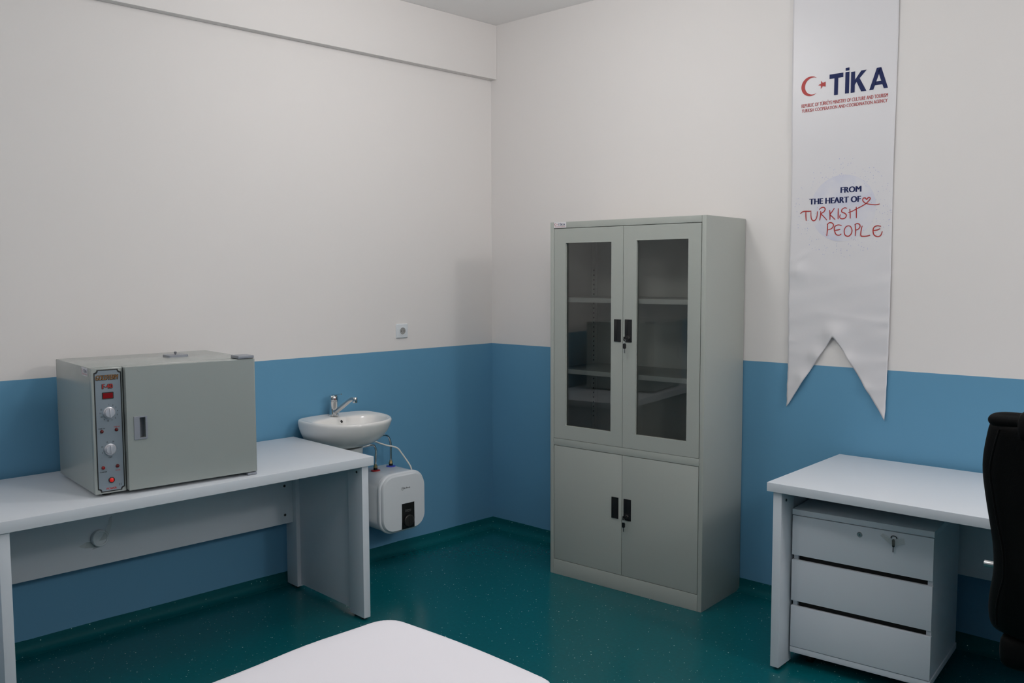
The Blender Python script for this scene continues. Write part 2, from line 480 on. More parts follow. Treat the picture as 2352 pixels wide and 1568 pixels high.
def pull(door, a0, a1, z0, z1, lock):
    bm = bmesh.new(); y = -CD
    f = 0.0035
    box(bm, cx(a0), cx(a0 + f), y - 0.003, y + 0.006, z0, z1, 0.0008); box(bm, cx(a1 - f), cx(a1), y - 0.003, y + 0.006, z0, z1, 0.0008)
    box(bm, cx(a0 + f), cx(a1 - f), y - 0.003, y + 0.006, z0, z0 + f, 0.0008); box(bm, cx(a0 + f), cx(a1 - f), y - 0.003, y + 0.006, z1 - f, z1, 0.0008)
    box(bm, cx(a0 + f), cx(a1 - f), y - 0.0008, y + 0.001, z0 + f, z1 - f)
    box(bm, cx(a0 + f), cx(a0 + 0.016), y - 0.002, y + 0.001, z0 + f + (0.03 if lock else 0), z1 - f, 0.0005)
    if lock:
        box(bm, cx(a0 + f), cx(a1 - f), y - 0.0026, y + 0.001, z0 + f, z0 + 0.033, 0.0008)
    h = link('handle', bm, M_BLACK, door)
    if lock:
        bm = bmesh.new(); c = ((a0 + a1) / 2, z0 + 0.02)
        lathe(bm, [(0.0095, 0.0), (0.0095, 0.004), (0.008, 0.006), (0.003, 0.006)], (cx(c[0]), y - 0.002, c[1]), (0, -1, 0), 20)
        link('lock', bm, mat('dark_lock', (0.05, 0.05, 0.05), 0.35, metal=0.6), door)
    return h
pull(d_ul, 0.3986, 0.4376, 1.257, 1.3675, False)
pull(d_ur, 0.4615, 0.5006, 1.257, 1.3685, True)
pull(d_ll, 0.389, 0.429, 0.367, 0.4745, False)
pull(d_lr, 0.461, 0.503, 0.3675, 0.475, True)
for z in (1.458, 1.086):
    bm = bmesh.new(); box(bm, cx(0.026), cx(0.868), -CD + 0.026, -0.016, z - 0.0125, z + 0.0115, 0.0012)
    link('shelf', bm, M_CABIN, cab)
# slotted shelf uprights at the back corners, one slot strip each
for a in (0.0245, 0.8685):
    for yy in (-0.045, -0.33):
        bm = bmesh.new(); b0 = -0.03
        box(bm, cx(a), cx(a + 0.003), yy - 0.014, yy + 0.014, 0.74, 1.82)
        box(bm, *sorted((cx(a), cx(a + (0.018 if a < 0.5 else -0.015)))), yy + 0.012, yy + 0.014, 0.74, 1.82)
        o = link('shelf_upright', bm, M_CABIN, cab)
        bm = bmesh.new(); n = 0
        zz = 0.80
        while zz < 1.62:
            if a < 0.1:
                box(bm, cx(a + 0.0025), cx(a + 0.0036), yy - 0.006, yy + 0.004, zz, zz + 0.008)
            else:
                box(bm, cx(a - 0.0006), cx(a + 0.0005), yy - 0.006, yy + 0.004, zz, zz + 0.008)
            zz += 0.026
        s = link('slots', bm, M_DARK, o)

# sticker with crescent and lettering (left of the top rail)
def sticker(parent, mtx, w, h):
    """mtx: origin at the lower left corner of the sticker, local plane a (right), b (up), normal out"""
    bm = bmesh.new(); prism(bm, [(a + w / 2, b + h / 2) for a, b in rrect(w, h, 0.001, 2)], mtx, 0.0, 0.0006)
    st = link('sticker', bm, M_PAPER, parent)
    k = w / 0.08
    bm = bmesh.new()
    put_text(bm, 'T\u0130KA', mtx, 0.027 * k, 0.074 * k, h * 0.40, h * 0.87, bold=0.035, lift=0.0009)
    link('lettering', bm, M_NAVY, st, smooth=0)
    bm = bmesh.new()
    crescent(bm, (0.0115 * k, h * 0.60), 0.0075 * k, mtx, 0.0009)
    flat_poly(bm, star_pts((0.0205 * k, h * 0.60), 0.003 * k, PI), mtx, 0.0009); tri(bm)
    link('crescent_and_star', bm, M_RED, st, smooth=0)
    bm = bmesh.new()
    put_text(bm, 'REPUBLIC OF T\u00dcRK\u0130YE MINISTRY OF CULTURE AND TOURISM', mtx, 0.006 * k, 0.074 * k, h * 0.24, h * 0.33, lift=0.0009, bold=0.01)
    put_text(bm, 'TURKISH COOPERATION AND COORDINATION AGENCY', mtx, 0.006 * k, 0.074 * k, h * 0.12, h * 0.205, lift=0.0009, bold=0.01)
    link('tagline', bm, M_RED, st, smooth=0)
    return st
sticker(cab, frame_mtx((cx(0.024), -CD - 0.0003, 1.8275), (1, 0, 0), (0, 0, 1)), 0.078, 0.0295)

# keys hanging in the two locks
def key_set(label, a, z):
    ang, base = CAB_ROT, CAB_BASE
    off = Matrix.Rotation(ang, 3, 'Z') @ Vector((cx(a), -CD - 0.0045, z))
    k = thing('key_pair', label, 'keys', base + off, ang, 'keys in the cabinet locks')
    bm = bmesh.new()      # key in the lock, its bow standing out
    lathe(bm, [(0.002, 0.0), (0.002, 0.014)], (0, 0, 0), (0, -1, 0), 10)
    bm2 = bmesh.new(); prism(bm2, rrect(0.010, 0.020, 0.0045, 5), frame_mtx((0, -0.026, -0.002), (0, 1, 0), (0, 0, 1)), -0.002, 0.002)
    bmesh.ops.transform(bm2, matrix=Matrix.Translation((-0.004, 0, 0)), verts=bm2.verts); merge(bm, bm2)
    link('inserted_key', bm, M_BLACK, k)
    bm = bmesh.new()
    tube(bm, [Vector((-0.004 + 0.007 * math.sin(t), -0.026, -0.014 + 0.010 * math.cos(t))) for t in [2 * PI * i / 20 for i in range(21)]], 0.0008, 6, False)
    link('key_ring', bm, M_STEEL, k)
    bm = bmesh.new(); prism(bm, rrect(0.017, 0.027, 0.007, 5), frame_mtx((-0.004, -0.022, -0.038), (1, 0, 0), (0, 0, 1)), 0.0, 0.004)
    h = link('hanging_key', bm, M_BLACK, k)
    bm = bmesh.new(); box(bm, -0.0065, -0.0015, -0.0205 - 0.004, -0.0185 - 0.004, -0.072, -0.050, 0.0006)
    link('key_blade', bm, mat('key_steel', (0.25, 0.25, 0.26), 0.35, metal=1), h)
    return k
key_set('black-headed keys in the lock of the upper glass door of the grey cabinet', 0.481, 1.2775)
key_set('black-headed keys in the lock of the lower solid door of the grey cabinet', 0.482, 0.3885)

# ------------------------------------------------------------------ banner on the right wall
ban = thing('banner', 'long white satin swallowtail banner with red and navy lettering on the wall', 'banner', wl(0, 0, 0), WA)
BY = -0.0065
def ban_l(z): return 1.9445 - 0.010 * max(0, (z - 1.9)) + 0.0035 * math.sin(z * 7) * (1 if z < 1.5 else 0.3)
def ban_r(z): return 2.412 - 0.005 * max(0.0, 1.35 - z) / 0.4 + 0.002 * math.sin(z * 5 + 1)
def bump(x, z):
    """how far the cloth stands out of its plane (towards the room)"""
    low = max(0.0, min(1.0, (1.95 - z) / 0.8))
    d = 0.0010 * math.sin(z * 9 + x * 3) + low * (0.0007 * math.sin(z * 33 + (x - 2.17) * 9) + 0.0005 * math.sin(z * 71 - (x - 2.17) * 15 + 1.3))
    el, er = max(0.0, 1 - (x - 1.944) / 0.10), max(0.0, 1 - (2.41 - x) / 0.10)
    d += low * (el * el * (0.0011 * math.sin(z * 118 + x * 30) + 0.0009 * math.sin(z * 61)) + er * er * (0.0010 * math.sin(z * 104 - x * 25) + 0.0008 * math.sin(z * 53 + 2)))
    d += low * 0.0016 * math.exp(-((z - 1.395 + 0.12 * (x - 2.2)) / 0.010) ** 2) * (1 if x > 2.1 else math.exp(-((x - 2.1) / 0.03) ** 2))
    d += 0.0020 * math.exp(-((z - 1.66 - 0.5 * (x - 1.98)) / 0.012) ** 2) * math.exp(-((x - 2.0) / 0.06) ** 2)
    nx, nz = x - 2.166, z - 1.302
    d += 0.010 * math.exp(-((nx / 0.05) ** 2 + (nz / 0.05) ** 2))
    d += 0.006 * math.exp(-(((x - 2.09) / 0.035) ** 2 + ((z - 1.20) / 0.035) ** 2)) + 0.006 * math.exp(-(((x - 2.02) / 0.03) ** 2 + ((z - 1.09) / 0.04) ** 2))
    d += 0.007 * math.exp(-(((x - 2.225) / 0.04) ** 2 + ((z - 1.20) / 0.03) ** 2)) + 0.006 * math.exp(-(((x - 2.31) / 0.05) ** 2 + ((z - 1.07) / 0.025) ** 2))
    d += 0.005 * math.exp(-(((x - 1.99) / 0.04) ** 2 + ((z - 1.60) / 0.03) ** 2))
    d += low * 0.006 * ((x - 2.166) / 0.23) ** 2
    return max(0.0, (d - low * 0.006 * ((x - 2.166) / 0.23) ** 2) * 1.7 + low * 0.003 * ((x - 2.166) / 0.23) ** 2 + 0.003 * low)
apex = (2.166, 1.302)
def tail(x):
    if x < apex[0]:
        t = (apex[0] - x) / (apex[0] - 1.944); return apex[1] - (apex[1] - 0.951) * t ** 1.05
    t = (x - apex[0]) / (2.407 - apex[0]); return apex[1] - (apex[1] - 0.946) * t
bm = bmesh.new(); NX, NZ = 56, 150; TOP = 2.985; grid = []
for i in range(NX + 1):
    row = []; s = i / NX
    xm = ban_l(1.3) + (ban_r(1.3) - ban_l(1.3)) * s
    zb = tail(xm)
    for j in range(NZ + 1):
        z = zb + (TOP - zb) * (j / NZ)
        x = ban_l(z) + (ban_r(z) - ban_l(z)) * s
        row.append(bm.verts.new((x, BY - bump(x, z), z)))
    grid.append(row)
for i in range(NX):
    for j in range(NZ):
        bm.faces.new((grid[i][j], grid[i + 1][j], grid[i + 1][j + 1], grid[i][j + 1]))
o = link('cloth', bm, M_BANNER, ban, smooth=60)
sd = o.modifiers.new('thickness', 'SOLIDIFY'); sd.thickness = 0.0006; sd.offset = -1
bm = bmesh.new(); tube(bm, [(1.915, BY + 0.001, TOP + 0.006), (2.435, BY + 0.001, TOP + 0.006)], 0.009, 12)
link('hanging_rod', bm, M_PLASTIC, ban)
BM_ = frame_mtx((0, BY, 0), (1, 0, 0), (0, 0, 1))
def bpost(p): return Vector((p.x, p.y, bump(p.x, p.y) + p.z))
def ink(name, bm, m): return link(name, bm, m, ban, smooth=0)
bm = bmesh.new()
# letters of the logo, each where it stands
LT, LB = 2.4885, 2.394
def glyph(polys, a0, a1, b0, b1):
    for P in polys: flat_poly(bm, [(a0 + x * (a1 - a0), b0 + y * (b1 - b0)) for x, y in P], BM_, 0.001, bpost)
glyph([[(0, 0.79), (1, 0.79), (1, 1), (0, 1)], [(0.36, 0), (0.64, 0), (0.64, 0.79), (0.36, 0.79)]], 2.1165, 2.1795, LB, LT)
glyph([[(0, 0), (1, 0), (1, 1), (0, 1)]], 2.1890, 2.2070, LB, LT)
glyph([[(0, 0), (1, 0), (1, 1), (0, 1)]], 2.1895, 2.2065, LT + 0.006, LT + 0.0185)
glyph([[(0, 0), (0.26, 0), (0.26, 1), (0, 1)], [(0.26, 0.36), (0.37, 0.49), (1.0, 1.0), (0.66, 1.0), (0.26, 0.60)], [(0.37, 0.49), (0.68, 0), (1.02, 0), (0.56, 0.65)]], 2.2145, 2.2830, LB, LT - 0.003)
glyph([[(0, 0), (0.22, 0), (0.62, 1), (0.38, 1)], [(0.78, 0), (1, 0), (0.62, 1), (0.44, 0.85)], [(0.28, 0.20), (0.72, 0.20), (0.66, 0.37), (0.34, 0.37)]], 2.2965, 2.3770, LB, LT - 0.002)
tri(bm)
ink('logo_lettering', bm, M_NAVY)
bm = bmesh.new(); crescent(bm, (2.029, 2.449), 0.0445, BM_, 0.001, bpost); ink('crescent', bm, M_RED)
bm = bmesh.new(); flat_poly(bm, star_pts((2.0835, 2.449), 0.0195, PI), BM_, 0.001, bpost); tri(bm); ink('star', bm, M_RED)
bm = bmesh.new()
put_text(bm, 'REPUBLIC OF T\u00dcRK\u0130YE MINISTRY OF CULTURE AND TOURISM', BM_, 1.988, 2.378, 2.3555, 2.3775, bold=0.012, lift=0.001, post=bpost)
put_text(bm, 'TURKISH COOPERATION AND COORDINATION AGENCY', BM_, 1.989, 2.377, 2.3330, 2.3480, bold=0.014, lift=0.001, post=bpost)
ink('tagline', bm, M_RED)
# pale globe with a halo of dots
bm = bmesh.new(); n = 40
pts = [(2.190 + 0.150 * math.cos(2 * PI * k / n), 1.885 + 0.150 * math.sin(2 * PI * k / n)) for k in range(n)]
rings = []
for rr in (0.02, 0.06, 0.1, 0.15):
    rings.append([BM_ @ bpost(Vector((2.190 + rr * math.cos(2 * PI * k / n), 1.885 + rr * math.sin(2 * PI * k / n), 0.0006))) for k in range(n)])
loft(bm, rings, True, False)
ink('globe_print', bm, M_GLOBE)
bm = bmesh.new()
for k in range(230):
    a = random.uniform(0, 2 * PI); rr = 0.11 + 0.115 * math.sqrt(random.random())
    x, z = 2.190 + rr * math.cos(a), 1.885 + rr * math.sin(a); s = random.uniform(0.0010, 0.0021)
    flat_poly(bm, [(x + s * math.cos(t), z + s * math.sin(t)) for t in (0, 1.05, 2.09, 3.14, 4.19, 5.24)], BM_, 0.0008, bpost)
ink('dot_halo', bm, M_DOT)['kind'] = 'stuff'
bm = bmesh.new()
put_text(bm, 'FROM', BM_, 2.1795, 2.2745, 1.9535, 1.9795, bold=0.05, lift=0.0012, post=bpost)
put_text(bm, 'THE HEART OF', BM_, 2.0345, 2.2735, 1.9085, 1.9355, bold=0.05, lift=0.0012, post=bpost)
ink('slogan_lettering', bm, M_NAVY)
# handwriting, drawn in the pixel frame of a close view and mapped to the cloth
def hw(pts):
    """pixel positions on the photograph -> positions on the banner plane"""
    out = []
    for u, v in pts:
        x = 2.0  # ray / plane intersection
        d = fw + rt2 * ((u - 1176) / 2033.1) - up2 * ((v - 784) / 2033.1)
        e2 = Vector((-math.sin(WA), math.cos(WA), 0)); e1 = Vector((math.cos(WA), math.sin(WA), 0))
        t = (BY - CAM.dot(e2)) / d.dot(e2); P = CAM + d * t
        out.append((P.dot(e1), P.z))
    return out
Z0 = 300 / 941.0
def zpx(pts): return [(1790 + a * Z0, 100 + b * Z0) for a, b in pts]
strokes = [
    [(152, 1226), (166, 1213), (185, 1208), (212, 1208), (232, 1207)],                                   # T bar
    [(192, 1209), (192, 1240), (194, 1277)],                                                             # T stem
    [(229, 1213), (229, 1240), (233, 1264), (247, 1276), (262, 1268), (272, 1245), (276, 1208)],          # U
    [(299, 1206), (297, 1240), (291, 1274)],                                                             # R stem
    [(288, 1196), (304, 1182), (322, 1180), (331, 1192), (322, 1211), (302, 1226), (318, 1243), (344, 1272)],
    [(363, 1198), (366, 1232), (365, 1270)],                                                             # K
    [(398, 1185), (380, 1212), (366, 1232), (380, 1245), (403, 1268)],
    [(426, 1186), (425, 1225), (424, 1264)],                                                             # I
    [(489, 1186), (470, 1183), (452, 1196), (452, 1213), (472, 1222), (484, 1237), (474, 1256), (452, 1262), (436, 1252), (440, 1230)],  # S
    [(509, 1191), (511, 1225), (512, 1260)],                                                             # H
    [(555, 1176), (556, 1220), (556, 1258)],
    [(497, 1218), (528, 1206), (558, 1190), (600, 1168), (630, 1148), (652, 1124), (655, 1112), (643, 1108), (630, 1122),
     (620, 1112), (606, 1114), (602, 1130), (616, 1146), (640, 1155), (690, 1161), (724, 1155)],           # bar running into the heart
    [(349, 1300), (347, 1340), (343, 1386)],                                                             # P
    [(344, 1304), (362, 1290), (382, 1293), (391, 1308), (380, 1330), (352, 1342)],
    [(450, 1310), (424, 1306), (400, 1318), (398, 1345), (410, 1374), (432, 1380), (448, 1370)],           # E
    [(402, 1345), (424, 1342), (440, 1336)],
    [(498, 1312), (480, 1320), (468, 1348), (474, 1378), (496, 1388), (516, 1374), (524, 1346), (514, 1318), (498, 1312)],   # O
    [(547, 1300), (550, 1345), (548, 1386)],                                                             # P
    [(543, 1306), (560, 1296), (578, 1302), (582, 1318), (570, 1336), (550, 1344)],
    [(598, 1312), (590, 1345), (588, 1382), (606, 1388), (632, 1386), (655, 1380)],                        # L
    [(733, 1316), (706, 1312), (684, 1322), (676, 1345), (682, 1376), (706, 1390), (730, 1382), (743, 1352)],   # E
    [(680, 1346), (706, 1342), (728, 1332)],
]
bm = bmesh.new()
for st in strokes:
    P = [(p.x, p.y) for p in smooth_path([Vector((a, b, 0)) for a, b in hw(zpx(st))], 6)]
    ribbon(bm, P, 0.0050, BM_, 0.0014, bpost)
ink('handwriting', bm, M_RED)

# ------------------------------------------------------------------ desks
def desk(root, length, depth, h, th, post_in=0.022, bolt_z=0.69, grommet=None):
    """local frame: x along the length from one end (0..length), y from the wall edge (0) to the front edge (-depth)"""
    boxo('tabletop', M_MELA, root, 0, length, -depth, 0, h - th, h, 0.0018)
    pt = 0.035
    for e in (0, 1):
        xa = post_in if e == 0 else length - post_in - pt; xb = xa + pt
        inner = xb if e == 0 else xa; s = -1 if e == 0 else 1      # s: towards the outside
        outer = xa if e == 0 else xb
        for ya, yb in ((-depth + 0.014, -depth + 0.128), (-0.104, -0.006)):
            lg = boxo('leg', M_MELA, root, xa, xb, ya, yb, 0.012, h - th, 0.0012)
            for yy in (ya + 0.03, yb - 0.03):
                bm = bmesh.new(); lathe(bm, [(0.011, 0.0), (0.011, 0.012)], ((xa + xb) / 2, yy, 0.0), (0, 0, 1), 12)
                link('foot', bm, M_BLACK, lg)
        p0, p1 = sorted((outer - s * 0.002, outer - s * 0.014))
        boxo('side_panel', M_MELA, root, p0, p1, -depth + 0.128, -0.104, 0.022, h - th, 0.0006)
        bm = bmesh.new()
        d = -s
        lathe(bm, [(0.006, 0.0), (0.006, 0.002), (0.004, 0.003)], (inner, -depth + 0.055, bolt_z), (d, 0, 0), 12)
        link('bolt', bm, M_INK, root)
    xa, xb = post_in + pt, length - post_in - pt
    mod = boxo('modesty_panel', M_MELA, root, xa + 0.0005, xb - 0.0005, -0.074, -0.056, 0.342, h - th, 0.0008)
    for xx in (xa + 0.045, xb - 0.045):
        for zz in (0.387, 0.532 + 0.14):
            bm = bmesh.new()
            lathe(bm, [(0.0065, 0.0), (0.0065, 0.0015), (0.004, 0.0025)], (xx, -0.074, zz if zz < 0.5 else 0.535), (0, -1, 0), 14)
            link('bolt', bm, M_INK, mod)
    return mod

LDH = 0.7628
LD0, LD1 = -2.981, -1.4256
# left desk: length runs along the wall; local +x = world -y ... use a turned frame so that local -y points to the room (+x)
ldesk = thing('desk', 'white desk along the left wall carrying the grey drying oven', 'desk', (0.0293, LD0, 0), R(90))
# with rz = 90: local x -> world +y, local y -> world -x ; so local y = -depth is world x = +depth
lmod = desk(ldesk, LD1 - LD0, 0.701, LDH, 0.041)
# adhesive tape holding a small white lid on the modesty panel
gx, gz = -2.425 - LD0, 0.462
bm = bmesh.new(); lathe(bm, [(0.036, 0.0), (0.036, 0.016), (0.033, 0.019), (0.028, 0.019), (0.026, 0.016), (0.0, 0.016)], (gx, -0.0745, gz), (0.12, -1, 0.05), 28, cap=False)
link('cable_cap', bm, M_PLASTIC, lmod)
bm = bmesh.new(); rows = []
for i in range(15):
    t = i / 14; c = Vector((gx + 0.052 - 0.06 * t, -0.075 - 0.026 * math.sin(PI * min(1, t * 1.1)) - 0.0005, 0.545 - 0.125 * t))
    rows.append([c + Vector((-0.006 - 0.016 * t, 0.0, -0.004)), c + Vector((0.006 + 0.016 * t, 0.0, 0.004))])
vs = [[bm.verts.new(p) for p in r] for r in rows]
for a, b in zip(vs, vs[1:]): bm.faces.new((a[0], a[1], b[1], b[0]))
lf = [(-0.085, 0.440), (-0.06, 0.4285), (-0.03, 0.424), (-0.008, 0.430), (0.008, 0.440), (-0.02, 0.448), (-0.05, 0.455)]
bm.faces.new([bm.verts.new((gx + a, -0.0755 - 0.012 * (a + 0.085), z)) for a, z in lf])
bmesh.ops.solidify(bm, geom=bm.faces[:], thickness=0.0004)
link('tape_strip', bm, M_TAPE, lmod)

RDX, RDY0, RDY1, RDH = 2.2142, -0.0293, -0.7611, 0.764
rdesk = thing('desk', 'white desk against the right wall with a drawer unit beneath it', 'desk', wl(RDX, RDY0), WA)
desk(rdesk, 1.555, RDY0 - RDY1, RDH, 0.036)

# ------------------------------------------------------------------ drawer unit under the right desk
UW, UD = 0.530, 0.45
un = thing('drawer_unit', 'white three-drawer pedestal unit standing under the right desk', 'drawer unit', wl(2.278, -0.661), WA + R(4.0))
# local frame: origin at the front left corner of the fronts, x right, y back
FT = 0.018
boxo('side_panel', M_MELA, un, 0.004, 0.022, FT, UD, 0.055, 0.624, 0.0006)
boxo('side_panel', M_MELA, un, UW - 0.022, UW - 0.004, FT, UD, 0.055, 0.624, 0.0006)
boxo('top_panel', M_MELA, un, 0.0, UW, 0.0, UD, 0.6245, 0.647, 0.001)
boxo('base_panel', M_MELA, un, 0.0, UW, 0.002, UD, 0.055, 0.0785, 0.001)
boxo('back_panel', M_MELA, un, 0.022, UW - 0.022, UD - 0.012, UD - 0.002, 0.079, 0.624, 0)
def drawer(z0, z1):
    bm = bmesh.new(); box(bm, 0.0015, UW - 0.0015, 0.0, FT - 0.0005, z0, z1, 0.0008)
    d = link('drawer', bm, M_MELA, un)
    bm = bmesh.new(); box(bm, 0.028, UW - 0.028, FT, UD - 0.03, z0 + 0.02, z1 - 0.012)
    link('drawer_box', bm, M_DARK, d)
    return d
dr1 = drawer(0.4605, 0.6215); drawer(0.272, 0.4395); drawer(0.0815, 0.2495)
for z in (0.4405, 0.2505):
    boxo('grip_channel', M_DARK, un, 0.023, UW - 0.023, FT + 0.012, FT + 0.02, z - 0.02, z + 0.03, 0)
bm = bmesh.new(); lathe(bm, [(0.0105, 0.0), (0.0105, 0.002), (0.0085, 0.004), (0.0075, 0.0032), (0.0, 0.0032)], (0.264, 0.0, 0.589), (0, -1, 0), 24, cap=False)
lk = link('lock', bm, M_STEEL, dr1)
bm = bmesh.new(); box(bm, 0.2632, 0.2648, -0.0046, -0.0028, 0.5855, 0.5925); link('keyhole', bm, M_INK, dr1)
for px in (0.06, UW - 0.06):
    for py in (0.07, UD - 0.06):
        bm = bmesh.new()
        lathe(bm, [(0.024, -0.011), (0.026, -0.008), (0.026, 0.008), (0.024, 0.011)], (px, py + 0.008, 0.0262), (1, 0, 0), 18)
        box(bm, px - 0.016, px + 0.016, py - 0.012, py + 0.012, 0.045, 0.055, 0.002)
        link('caster', bm, M_BLACK, un)
# a spare key taped to the top drawer
uang = WA + R(4.0); ub = wl(2.278, -0.661)
tk = thing('taped_key', 'small dark key taped to the front of the top drawer', 'key', ub + Matrix.Rotation(uang, 3, 'Z') @ Vector((0.390, -0.0008, 0.594)), uang)
bm = bmesh.new()
tube(bm, [Vector((0.0105 * math.sin(t), -0.003 - 0.002 * math.cos(t), 0.006 + 0.008 * math.cos(t))) for t in [-1.9 + 3.8 * i / 14 for i in range(15)]], 0.0016, 6)
link('key_ring', bm, M_INK, tk)
bm = bmesh.new(); prism(bm, rrect(0.009, 0.030, 0.004, 4), frame_mtx((0.0, -0.0065, -0.013), (1, 0, 0.05), (-0.05, 0, 1)), 0.0, 0.0035)
h = link('key_head', bm, M_BLACK, tk)
bm = bmesh.new(); box(bm, -0.0022, 0.0022, -0.0095, -0.0075, -0.048, -0.027, 0.0005); link('key_blade', bm, M_GREYDK, tk)
bm = bmesh.new()
def tape_quad(c):
    vs = [bm.verts.new(p) for p in c]; bm.faces.new(vs)
tape_quad([(-0.050, -0.0012, 0.006), (-0.040, -0.0016, 0.016), (-0.006, -0.011, 0.004), (-0.006, -0.0105, -0.022)])
tape_quad([(-0.006, -0.011, 0.004), (0.008, -0.0105, 0.006), (0.012, -0.010, -0.020), (-0.006, -0.0105, -0.022)])
tape_quad([(0.008, -0.0105, 0.006), (0.036, -0.0016, 0.010), (0.040, -0.0012, -0.012), (0.012, -0.010, -0.020)])
bmesh.ops.solidify(bm, geom=bm.faces[:], thickness=0.0003)
link('tape_strip', bm, M_TAPE, tk)

# ------------------------------------------------------------------ drying oven on the left desk
OW, OD, OH = 0.627, 0.49, 0.475
OA = R(-3.5)
ov = thing('drying_oven', 'grey laboratory drying oven with a control panel on the white desk', 'oven', (0.624, -2.608, LDH), OA)
# local frame: +x out of the front, y along the front (0 = panel side), z from the desk top
Z0_ = 0.0122
boxo('body', M_OVEN, ov, -OD, -0.0245, 0.0, OW, Z0_, Z0_ + OH, 0.003)
boxo('panel_housing', M_OVEN, ov, -0.0245, 0.0, 0.0, 0.1105, Z0_, Z0_ + OH - 0.002, 0.0025)
dm = frame_mtx((0, 0, Z0_), (0, 1, 0), (0, 0, 1))       # plane of the front: a = y, b = height above the base
# door
DX = 0.026
bm = bmesh.new()
h0, h1, v0, v1 = 0.138, 0.187, 0.195, 0.283
y0, y1, z0, z1 = 0.1135, OW + 0.001, 0.002, OH - 0.001
s0, s1, t0, t1 = 0.158, 0.181, 0.2, 0.279
frame_plate(bm, (y0, y1, z0, z1), (s0, s1, t0, t1), -0.0235, DX, lambda a, b, d: Vector((d, a, b + Z0_)))
door = link('door', bm, M_OVEN, ov)
bv = door.modifiers.new('bevel', 'BEVEL'); bv.width = 0.004; bv.segments = 2; bv.limit_method = 'ANGLE'; bv.angle_limit = R(80)
bm = bmesh.new()
frame_plate(bm, (h0, h1, v0, v1), (s0 + 0.0005, s1 - 0.0005, t0 + 0.0005, t1 - 0.0005), DX - 0.001, DX + 0.003, lambda a, b, d: Vector((d, a, b + Z0_)))
link('handle', bm, M_GREYPL, door)
bm = bmesh.new(); box(bm, DX - 0.0225, DX - 0.0205, s0, s1, t0 + Z0_, t1 + Z0_)
box(bm, DX - 0.0225, DX - 0.001, s0, s0 + 0.003, t0 + Z0_, t1 + Z0_); link('handle_recess', bm, M_GREYDK, door)
# hinges
bm = bmesh.new(); box(bm, -0.045, DX + 0.004, OW - 0.072, OW - 0.004, OH + Z0_ + 0.0005, OH + Z0_ + 0.0125, 0.003)
link('hinge', bm, M_GREYPL, ov)
bm = bmesh.new(); box(bm, -0.03, DX - 0.002, OW - 0.040, OW - 0.002, 0.002, Z0_ - 0.0005, 0.001); link('hinge', bm, M_GREYPL, ov)
for px, py in ((-0.04, 0.05), (-0.04, OW - 0.07), (-OD + 0.04, 0.05), (-OD + 0.04, OW - 0.05)):
    bm = bmesh.new(); lathe(bm, [(0.016, 0.0), (0.018, 0.002), (0.018, Z0_)], (px, py, 0), (0, 0, 1), 16); link('foot', bm, M_BLACK, ov)
# vent slide on the top
ct = OH + Z0_
bm = bmesh.new()
prism(bm, rrect(0.075, 0.085, 0.01, 4), frame_mtx((-0.27, 0.41, ct), (1, 0, 0), (0, 1, 0)), 0.0, 0.008)
vt = link('vent_slide', bm, M_GREYPL, ov)
bm = bmesh.new(); lathe(bm, [(0.003, 0), (0.003, 0.004), (0.0055, 0.005), (0.0055, 0.011), (0.004, 0.0125)], (-0.27, 0.41, ct + 0.008), (0, 0, 1), 16); link('vent_knob', bm, M_GREYDK, vt)
# control plate
pa0, pa1, pb0, pb1 = 0.0085, 0.1055, 0.006, 0.4675
def notched(a0, a1, b0, b1, r, n=5):
    out = []
    for (cx_, cy_), st in (((a1, b1), 270), ((a0, b1), 0), ((a0, b0), 90), ((a1, b0), 180)):
        for k in range(n + 1):
            t = R(st - 90 * k / n); out.append((cx_ + r * math.cos(t), cy_ + r * math.sin(t)))
    return out
bm = bmesh.new(); prism(bm, notched(pa0, pa1, pb0, pb1, 0.011), dm, 0.0002, 0.0012)
plate = link('control_panel', bm, M_INK, ov); plate['label'] = 'black-edged silver control panel with two dials'
bm = bmesh.new(); prism(bm, notched(pa0 + 0.0038, pa1 - 0.0038, pb0 + 0.0038, pb1 - 0.0038, 0.0115), dm, 0.0012, 0.0016); link('silver_face', bm, M_SILVER, plate)
PL = 0.002
bm = bmesh.new(); put_text(bm, 'GOLDTERM', dm, 0.0135, 0.0965, 0.4275, 0.4475, bold=0.07, shear=0.25, lift=PL); link('maker_outline', bm, M_INK, plate, smooth=0)  # black outline printed behind the gold maker name
bm = bmesh.new(); put_text(bm, 'GOLDTERM', dm, 0.0145, 0.0960, 0.4295, 0.4470, bold=0.01, shear=0.25, lift=PL + 0.0004); link('maker_lettering', bm, M_GOLD, plate, smooth=0)
bm = bmesh.new(); put_text(bm, 'F-40', dm, 0.0345, 0.0750, 0.3945, 0.4135, bold=0.09, lift=PL); link('model_outline', bm, M_INK, plate, smooth=0)  # black part of the two-colour model print, behind the red
bm = bmesh.new(); put_text(bm, 'F-40', dm, 0.0360, 0.0745, 0.3965, 0.4130, bold=0.03, lift=PL + 0.0004); link('model_lettering', bm, M_RED, plate, smooth=0)
bm = bmesh.new(); prism(bm, [(a + 0.0555, b + 0.3695) for a, b in rrect(0.041, 0.026, 0.003, 4)], dm, 0.0016, 0.003); link('display_frame', bm, M_INK, plate)
bm = bmesh.new(); prism(bm, [(a + 0.0555, b + 0.3695) for a, b in rrect(0.035, 0.020, 0.002, 4)], dm, 0.003, 0.0034); link('display', bm, M_REDLENS, plate)
